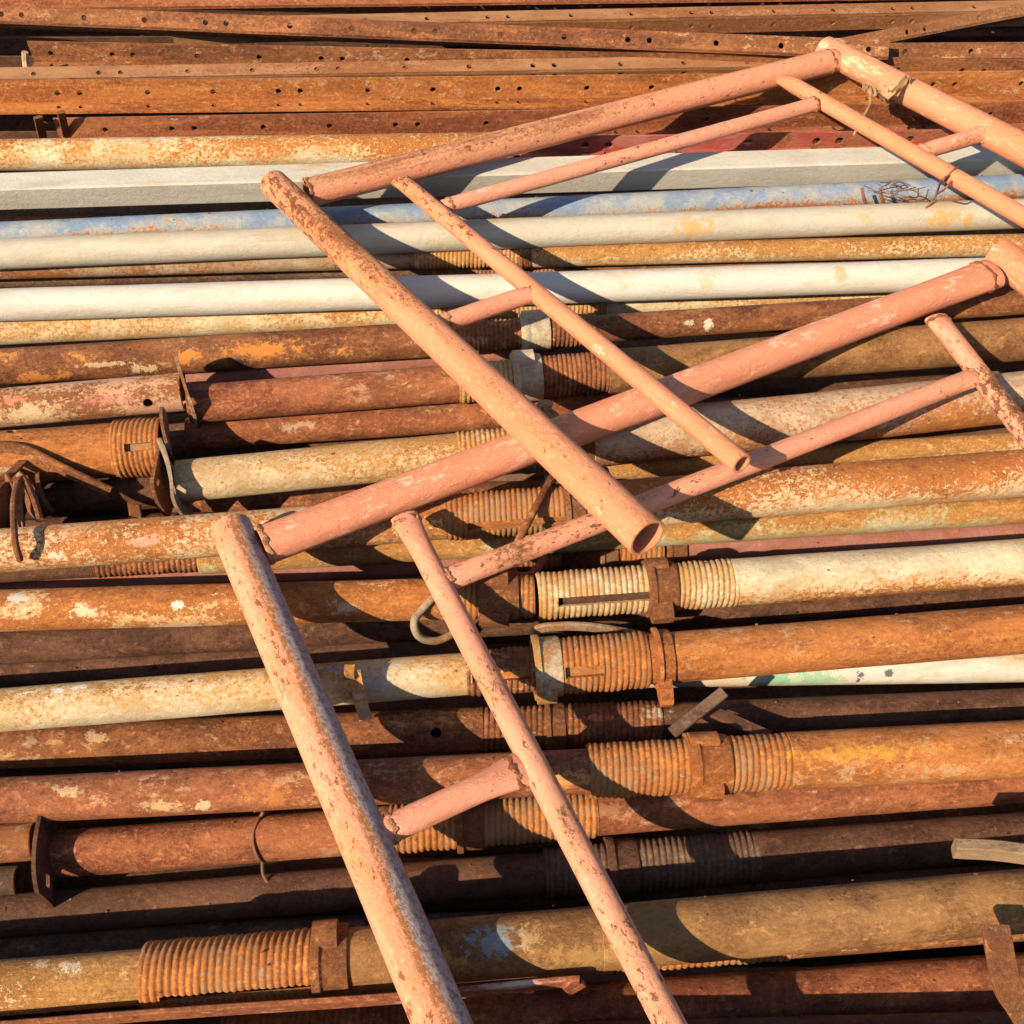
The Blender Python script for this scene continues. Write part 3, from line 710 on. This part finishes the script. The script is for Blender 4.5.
# left-edge scrap
def loose_plate(px, py, z, s, rot, tilt, yaw, bend, mat, label):
    v, f = plate_vf(s, rot=rot, tilt=tilt, bend=bend, th=.005)
    o = mesh_obj('loose_plate', (v, f), mat, None, Matrix.Translation(at(px, py, z)) @ Matrix.Rotation(yaw, 4, 'Z')); return tag(o, label, 'plate')
loose_plate(17, 512, Zt-.005, .075, .5, .12, .15, .006, 'zinc', 'small bent steel plate standing on edge at the left border')
loose_plate(2, 520, Zt-.02, .085, .2, -.1, -.1, .010, 'rust_dark', 'dark perforated plate cut off by the left border')
loose_plate(163, 478, Zt-.02, .088, .05, .02, .05, -.004, 'collar', 'thin upright plate close to the left of the bent end plate')
rod('flat_bar', [at(-30,446,Zt+.035), at(22,450,Zt+.022), at(60,468,Zt+.005), at(110,492,Zt-.03)], .01, 'rust_brown', 'twisted rusty strap slanting across the thick orange prop', 'flat bar', rect(.004,.020))
rod('bent_rod', [at(-10,472,Zt-.005), at(14,470,Zt), at(30,490,Zt-.01), at(40,520,Zt-.02)], .005, 'zinc', 'pale bent rod among the scrap at the left border', 'rod')
rod('short_stub', [at(136,516,Zt-.03), at(134,503,Zt-.01)], .01, 'rust_brown', 'little brown tab standing behind the long pale freckled prop', 'tab', rect(.018,.005)) if True else None
# hooks and pins round the sleeves
rod('locking_hook', [sp('PnL',452,588,.006), sp('PnL',436,596,.006), sp('PnL',421,608,.008), at(414,624,Zt+.012), at(421,638,Zt-.008), at(440,640,Zt-.02), at(462,628,Zt-.02)], .0048, 'zinc', 'curved steel hook hugging the mottled prop left of the thin pink post', 'hook')
rod('bent_rod', [at(556,470,Zt+.03), at(541,498,Zt+.034), at(524,530,Zt+.03), at(511,560,Zt+.02), at(516,575,Zt+.0), at(532,574,Zt-.005), at(545,556,Zt-.005)], .0052, 'rust_brown', 'rusty bent pin rod slanting up beside the open tube end', 'rod')
rod('flat_pin', [at(534,632,Zt+.0), at(548,627,Zt+.012), at(590,627,Zt+.008), at(650,637,Zt-.03)], .006, 'zinc', 'long tapered pale pin lying in the gap above the large pale collar', 'pin', rect(.006,.013,.3))
rod('wedge_pin', [at(672,733,Zt+.014), at(724,692,Zt+.034)], .01, 'rust_grey', 'short brown flat bar slanting above the wide flanged collar', 'flat bar', rect(.013,.005))
rod('wedge_pin', [at(702,707,Zt+.0), at(770,737,Zt-.0)], .01, 'rust_dark', 'dark flat bar crossing beneath the short slanting one', 'flat bar', rect(.014,.005))
def clip():
    a = sweep([sp('Pp',330,695,.012), sp('Pp',345,690,.020), sp('Pp',360,683,.026)], circ(.0055, 10))
    b = sweep([sp('Pp',357,676,.028), sp('Pp',361,688,.030), sp('Pp',365,701,.020)], rect(.014,.004))
    c = sweep([sp('Pp',352,680,.032), sp('Pp',353,674,.028)], rect(.012,.006))
    return add(a, b, c)
thing_vf('wedge_clip', clip(), 'cream_rustier', 'small ochre wedge clip lying on the freckled prop beside the pink post', 'clip')
def ring_wire(key, x, r_wire, wob=.004, turns=1.0, start=.1):
    it = BY[key]; p0 = it['p0']; d = it['dir']; t = px_on(p0, p0+d, x); c = p0+d*t; r = radius_at(it, c.x)+r_wire*.8
    u = d.normalized(); pts = []
    for i in range(29):
        a = start+i/28*2*math.pi*turns
        pts.append(c+Vector((0, math.cos(a), math.sin(a)))*r*(1+.06*math.sin(3*a))+u*wob*math.sin(2*a+1))
    return pts
pts = ring_wire('Ps', 262, .0018)
thing_vf('wire_tie', add(sweep(pts, circ(.0018, 7)), sweep(smooth([pts[4], pts[4]+Vector((.004,.0,.012)), pts[4]+Vector((-.003,-.004,.02))]), circ(.0018,7)), sweep(smooth([pts[14], pts[14]+Vector((.002,-.012,-.004)), pts[14]+Vector((.008,-.02,-.012))]), circ(.0018,7))), 'wire', 'rusty wire twisted round the plain brown prop left of the long pink post', 'wire')
w0 = A(957, 181, 0)
def post_wire(x, y, nrm, axis):
    c = A(x, y); s = axis.cross(nrm).normalized(); out = []
    for i in range(25):
        a = i/24*2*math.pi; out.append(c+(s*math.cos(a)+nrm*math.sin(a))*.0155+axis*.004*math.sin(a+.5))
    return out
pw = post_wire(952, 176, nA, rdir)
tail = smooth([pw[12], A(946,186,-.004), at(937,194,Zt+.04), at(931,203,Zt+.03), at(924,210,Zt+.02)])
tail2 = smooth([pw[12], A(942,182,.006), at(938,190,Zt+.05), at(934,198,Zt+.035)])
thing_vf('wire_tie', add(sweep(pw, circ(.0018, 7)), sweep(tail, circ(.0018, 7)), sweep(tail2, circ(.0018, 7))), 'wire', 'brown wire looped round the thin pink post at upper right', 'wire')
# tangle of dead grass on the blue pipe
rg = random.Random(5); parts = []
for i in range(15):
    x0 = rg.gauss(880, 14); y0 = rg.gauss(190, 4)
    L = rg.uniform(8, 34); a = rg.uniform(-.5, .5)
    q = [at(x0, y0, Zt+rg.uniform(.012,.03)), at(x0+L*.5, y0+L*a*.3+rg.uniform(-5,3), Zt+rg.uniform(.012,.035)), at(x0+L, y0+L*a*.6+rg.uniform(-2,4), Zt+rg.uniform(.005,.02))]
    parts.append(sweep(smooth(q, 4), circ(rg.uniform(.0004,.0010), 5)))
for x in (864, 882):
    parts.append(sweep(smooth([at(x-2,188,Zt+.028), at(x-1,195,Zt+.02), at(x+2,205,Zt+.0)], 4), circ(.003, 6)))
thing_vf('dry_grass', add(*parts), 'wire', 'tangle of dead brown grass caught on the blue pipe at right', 'dry grass')
# crumpled dry leaf hung on the tall pink post
def leaf():
    rl = random.Random(9); V, Fc = [], []; n, m = 18, 8
    base = [A(861,93,.012), A(868,101,.020), A(880,104,.014), A(892,103,.016), A(905,95,.026), A(911,99,.02)]
    ax = smooth(base, 4)[:n+1]
    for i in range(n+1):
        t = i/n; w_ = .013*(math.sin(math.pi*min(1, t*1.05+.06))**.6)*(1+.35*math.sin(t*17)+.2*math.sin(t*31))
        for j in range(m+1):
            q = j/m*2-1
            V.append(ax[i]+Vector((.003*math.sin(i*1.7+j), 1, .35)).normalized()*q*w_+nA*(.006*math.sin(i*1.3+q*2.2)+.007*q*q+rl.uniform(-.0032,.0032)))
    for i in range(n):
        for j in range(m): a = i*(m+1)+j; Fc.append((a, a+1, a+m+2, a+m+1))
    N = len(V); V2 = V+[v-nA*.0012 for v in V]; F2 = Fc+[tuple(N+k for k in reversed(f)) for f in Fc]
    stem = sweep(smooth([ax[4], A(869,108,.006), A(862,117,-.006), A(856,124,-.02)], 4), circ(.0026, 6))
    return add((V2, F2), stem)
thing_vf('dry_leaf', leaf(), 'leaf', 'crumpled tan dead leaf with stem against the upper right pink post', 'leaf')
# flat bars poking in at the lower right
def bar_thing(name, pts, sec, mat, label, up): 
    return thing_vf(name, sweep(smooth(pts, 6) if len(pts) > 2 else pts, sec, up), mat, label, 'flat bar')
bar_thing('flat_bar', [at(954,848,Zt+.055), at(1010,852,Zt+.06), at(1110,868,Zt+.07)], rect(.012,.022,.12), 'wood', 'pale grey-brown flat bar poking in from the right border', Vector((0,0,1)))
bar_thing('bent_bar', [at(995,925,Zt+.055), at(1001,958,Zt+.05), at(1008,988,Zt+.042), at(1022,1010,Zt+.02), at(1050,1060,Zt-.0)], rect(.025,.006,.12), 'collar', 'bent rusty flat bar curving down at the lower right corner', Vector((0,0,1)))
# red and white strap under the ochre prop
bar_thing('painted_strap', [at(-200,1044,Zt+.012), at(150,1015,Zt+.012), at(400,998,Zt+.012), at(564,982,Zt+.010), at(572,984,Zt+.008), at(577,989,Zt-.002)], rect(.005,.019,.2), 'red_white', 'red strap with flaking white patches under the ochre prop', Vector((0,0,1)))
# lumps of a nut between pipes
thing_vf('wing_nut', add(prism([at(543,409,Zt+.02)+Vector((a*.011*math.cos(k), a*.009*math.sin(k), 0)) for a, k in ((1,q*1.047) for q in range(6))], Vector((.003,-.004,.014))),
    sweep(smooth([at(545,410,Zt+.03), at(553,415,Zt+.028), at(560,423,Zt+.015)], 4), rect(.013,.010,.3))), 'zinc', 'small pale wing nut in the gap above the crossing pink tubes', 'nut')


# more scrap at the left border
loose_plate(32, 498, Zt-.03, .06, .8, .25, .5, .012, 'collar', 'ragged little plate leaning among the scrap at the left border')
thing_vf('steel_bracket', add(sweep([at(-12,484,Zt+.012), at(6,478,Zt+.016), at(20,505,Zt+.0)], rect(.004,.020)), sweep([at(6,478,Zt+.018), at(30,455,Zt+.004)], rect(.012,.004))), 'rust_brown', 'bent brown bracket hooked over the scrap at the left border', 'bracket')
thing_vf('wire_tie', add(sweep(smooth([at(20,560,Zt+.02), at(15,540,Zt+.045), at(14,500,Zt+.04), at(22,478,Zt+.03), at(34,500,Zt+.03), at(40,520,Zt+.03)], 5), circ(.0042, 8))), 'rust_brown', 'thick bent wire standing up over the long pale prop at the left border', 'wire')
# flakes of rust and grit that lie on the tubes
def grit_stuff():
    rq = random.Random(21); parts = []; keys = [k for k in BY if k not in ('W2', 'W3', 'PsM', 'PsL', 'Pz')]
    while len(parts) < 420:
        key = rq.choice(keys); it = BY[key]; x = rq.uniform(0, 1024); p0, d = it['p0'], it['dir']
        t = px_on(p0, p0+d, x); c = p0+d*t
        if not radius_at(it, c.x): continue
        a = math.pi/2+rq.gauss(0, .45); r = radius_at(it, c.x); n = Vector((0, math.cos(a), math.sin(a))); q = c+n*(r-.0003)
        u = d.normalized(); v = n.cross(u); s_ = rq.uniform(.0006, .0016)*(1.7 if rq.random() < .05 else 1)
        k = rq.randint(4, 6); rot = rq.uniform(0, 6)
        pts = [q+(u*math.cos(rot+j*6.283/k)*rq.uniform(.6, 1.5)+v*math.sin(rot+j*6.283/k)*rq.uniform(.5, 1))*s_ for j in range(k)]
        parts.append(prism(pts, n*s_*rq.uniform(.5, 1.1)))
    o = mesh_obj('rust_grit', add(*parts), 'rust_brown'); tag(o, 'loose rust flakes and grit scattered along the tops of the tubes', 'grit', None, 'stuff')
grit_stuff()

# ------------------------------------------------------------------ stains, scabs, scrapes and grey patches with a shape of their own
def surf_spots(key, lst):
    """paint, rust or plain grey patches on one pipe: (px, py, half width px, half height px, colour, strength)"""
    it = BY[key]; bpy.context.view_layer.update()
    for o in ([it['obj']] if it['obj'].type == 'MESH' else list(it['obj'].children)):
        if o.type != 'MESH': continue
        inv = o.matrix_world.inverted(); xs = [v.co.x for v in o.data.vertices]; lo, hi = min(xs), max(xs)
        use = []
        for (px, py, a, b, c, st) in lst:
            q, n = spot(key, px, py); l = inv @ q; sc = depth(q)/F
            if lo-a*sc < l.x < hi+a*sc: use.append((l, a*sc, b*sc, c, st))
        if not use: continue
        m = o.data.materials[0].copy(); m.name = o.data.materials[0].name+'_marked'; o.data.materials[0] = m
        nt = m.node_tree; L = nt.links; bs = nt.nodes['Principled BSDF']
        tc = node(nt, 'ShaderNodeTexCoord'); nz = node(nt, 'ShaderNodeTexNoise'); nz.inputs['Scale'].default_value = 75; nz.inputs['Detail'].default_value = 9; nz.inputs['Roughness'].default_value = .8
        L.new(tc.outputs['Object'], nz.inputs[0])
        cur = bs.inputs['Base Color'].links[0].from_socket
        for (l, a, b, c, st) in use:
            s1 = node(nt, 'ShaderNodeVectorMath', operation='SUBTRACT'); L.new(tc.outputs['Object'], s1.inputs[0]); s1.inputs[1].default_value = l
            s2 = node(nt, 'ShaderNodeVectorMath', operation='DIVIDE'); L.new(s1.outputs[0], s2.inputs[0]); s2.inputs[1].default_value = (a, b, b)
            s3 = node(nt, 'ShaderNodeVectorMath', operation='LENGTH'); L.new(s2.outputs[0], s3.inputs[0])
            ad = node(nt, 'ShaderNodeMath', operation='MULTIPLY_ADD'); L.new(nz.outputs[0], ad.inputs[0]); ad.inputs[1].default_value = 6.0; L.new(s3.outputs[1], ad.inputs[2])
            mr = node(nt, 'ShaderNodeMapRange', interpolation_type='SMOOTHSTEP'); L.new(ad.outputs[0], mr.inputs[0])
            mr.inputs[1].default_value = 3.55; mr.inputs[2].default_value = 3.8; mr.inputs[3].default_value = st; mr.inputs[4].default_value = 0
            mx = node(nt, 'ShaderNodeMix', data_type='RGBA'); L.new(mr.outputs[0], mx.inputs[0]); L.new(cur, mx.inputs[6]); mx.inputs[7].default_value = c4(c); cur = mx.outputs[2]
        L.new(cur, bs.inputs['Base Color'])
STN = (.50,.30,.09); ORG = (.52,.21,.045); CRM = (.62,.48,.27)
surf_spots('W2', [(695,228,22,14,STN,.75),(866,217,9,12,STN,.45),(942,219,20,13,STN,.8),(969,219,6,11,STN,.8),(60,258,26,8,(.56,.45,.30),.4)])
surf_spots('W3', [(708,281,12,18,STN,.35),(842,274,6,16,STN,.6),(890,268,14,8,STN,.25),(300,303,50,5,STN,.35)])
surf_spots('Pd', [(38,378,26,9,ORG,.9),(66,374,9,7,ORG,.8),(144,369,16,8,CRM,.8),(187,356,17,10,ORG,.95),(262,350,44,11,ORG,.9),(108,364,40,3,CRM,.6),(708,325,6,6,(.7,.6,.5),.9),(690,323,7,4,(.6,.5,.4),.7),(240,362,14,9,(.04,.02,.015),.9)])
surf_spots('PL0', [(30,414,34,13,CRM,.7),(12,400,16,6,(.62,.22,.12),.7),(105,400,30,6,(.55,.22,.17),.6)])
surf_spots('Pr', [(70,790,18,8,CRM,.6),(165,806,16,7,(.6,.4,.2),.7),(205,806,12,7,CRM,.8),(270,796,26,14,ORG,.5),(950,770,30,9,(.5,.36,.2),.5),(860,752,90,10,(.58,.30,.04),.6)])
surf_spots('Pu', [(492,941,34,15,(.19,.31,.37),.65),(530,938,14,20,(.46,.32,.15),.7),(72,966,18,9,(.66,.55,.38),.9),(40,962,14,8,(.62,.5,.33),.7),(590,955,60,14,(.42,.26,.08),.5),(430,962,40,12,(.50,.30,.06),.6)])
surf_spots('Pq', [(594,717,22,4,(.55,.13,.08),.95),(655,712,22,8,(.42,.36,.26),.7),(30,742,10,6,(.4,.3,.2),.5),(95,738,14,8,CRM,.5)])
surf_spots('W4', [(775,680,34,16,(.17,.40,.25),.8),(815,678,34,16,(.20,.44,.29),.75),(796,681,8,9,(.35,.55,.38),.8),(861,675,4,4,(.07,.06,.08),.9),(858,681,2.5,5,(.07,.06,.08),.9),(888,673,4,4,(.07,.06,.08),.9),(720,684,40,5,(.55,.38,.2),.5)])
surf_spots('PnL', [(178,606,9,8,(.72,.62,.48),1),(82,612,14,9,(.66,.52,.34),.9),(20,597,14,7,(.6,.55,.48),.9),(150,620,60,4,(.62,.40,.18),.7),(345,608,16,10,(.55,.42,.3),.7)])
surf_spots('Pk', [(55,556,10,6,(.72,.58,.4),.9),(150,540,24,8,(.6,.38,.3),.6)])
surf_spots('Pp', [(58,690,8,4,(.7,.64,.56),1),(80,686,8,4,(.7,.64,.56),1),(28,692,8,3,(.7,.64,.56),1),(375,686,22,10,(.34,.33,.31),.7),(340,668,20,8,(.35,.36,.40),.6)])  # last two patches are plain grey, beside the pink post
surf_spots('Pg', [(300,425,22,6,(.5,.36,.24),.6)])
surf_spots('Ps', [(600,810,30,10,(.42,.22,.12),.5)])


def bead(root, p, d, r, up, sy=1.0, sz=1.0, seed=0):
    """lumpy weld run round the end of a tube"""
    rw = random.Random(seed); x = d.normalized(); y = up.cross(x).normalized(); z_ = x.cross(y)
    n, m = 44, 7; V, Fc = [], []
    ph = [rw.uniform(0, 6.28) for _ in range(3)]
    for i in range(n):
        a = 2*math.pi*i/n; t = .0019*(1+.35*math.sin(9*a+ph[0])+.25*math.sin(17*a+ph[1])+.25*math.sin(5*a+ph[2]))
        c = p+y*(r*sy*math.cos(a))+z_*(r*sz*math.sin(a))+x*.0012*math.sin(6*a+ph[1]); o = (y*math.cos(a)+z_*math.sin(a))
        for j in range(m):
            b = 2*math.pi*j/m; V.append(c+o*(t*math.cos(b))+x*(t*1.5*math.sin(b)))
    for i in range(n):
        for j in range(m): Fc.append((i*m+j, ((i+1)%n)*m+j, ((i+1)%n)*m+(j+1)%m, i*m+(j+1)%m))
    vf, mt = centred((V, Fc)); mesh_obj('weld_bead', vf, 'weld', root, root.matrix_world.inverted() @ mt)
bpy.context.view_layer.update()
def beads(root, Pf, up, lst):
    for k, (a, b, r, inset, sy, sz) in enumerate(lst):
        p, q = Pf(*a), Pf(*b); d = (q-p).normalized(); bead(root, p+d*inset, d, r, up, sy, sz, k+int(a[0]))
beads(rootB, B, nb, [((262,546),(985,276),RP*.97,.004,1,1), ((985,276),(262,546),RP*.97,.006,1.2,.82), ((404,516),(657,1000),RT,.010,1.2,.55), ((936,318),(1024,432),RT,.008,1.25,.65),
    ((447,580),(975,377),RT,.002,1.1,.75), ((975,377),(447,580),RT,.004,1.1,.75), ((388,830),(524,768),RT,.004,1,1), ((524,768),(388,830),RT,.012,1.3,.65)])
beads(rootA, A, nA, [((308,193),(836,60),RP*.97,.002,1,1), ((836,60),(308,193),RP*.97,.018,1.05,.9), ((400,180),(742,464),RT,.008,1.15,.5), ((779,77),(1024,217),RT,.008,1.15,.55),
    ((450,205),(816,104),RT*.92,.0,1.05,.85), ((816,104),(450,205),RT*.92,.004,1,1), ((447,322),(536,292),RT*.98,.0,1,1), ((536,292),(447,322),RT*.98,.008,1.1,.75), ((921,152),(980,135),RT*.98,.006,1.1,.75), ((980,135),(921,152),RT*.98,.002,1,1)])

# ------------------------------------------------------------------ ground
def ground():
    n = 40; V, Fc = [], []
    for i in range(n+1):
        for j in range(n+1):
            x, y = (i/n*2-1), (j/n*2-1); V.append((x*abs(x)*30, y*abs(y)*30+1, random.uniform(-.012, 0)))
    for i in range(n):
        for j in range(n): a = i*(n+1)+j; Fc.append((a, a+n+1, a+n+2, a+1))
    o = mesh_obj('ground', (V, Fc), 'dirt'); o['kind'] = 'structure'
ground()

# ------------------------------------------------------------------ light
el, az = math.radians(35), math.radians(44)          # light travels towards az north of east
tos = Vector((-math.cos(az)*math.cos(el), -math.sin(az)*math.cos(el), math.sin(el)))
sd = bpy.data.lights.new('sun', 'SUN'); sd.energy = 5.0; sd.angle = math.radians(.5); sd.color = (1, .79, .55)
so = bpy.data.objects.new('sun', sd); COL.objects.link(so); so.rotation_euler = tos.to_track_quat('Z', 'Y').to_euler()
w = bpy.data.worlds.new('World'); S.world = w; w.use_nodes = True; nt = w.node_tree
sk = nt.nodes.new('ShaderNodeTexSky'); sk.sky_type = 'NISHITA'; sk.sun_disc = False
sk.sun_elevation = el; sk.sun_rotation = math.atan2(tos.x, tos.y)
nt.links.new(sk.outputs[0], nt.nodes['Background'].inputs[0]); nt.nodes['Background'].inputs[1].default_value = .08
S.view_settings.view_transform = 'Standard'; S.view_settings.look = 'None'; S.view_settings.exposure = .80; S.view_settings.gamma = 1
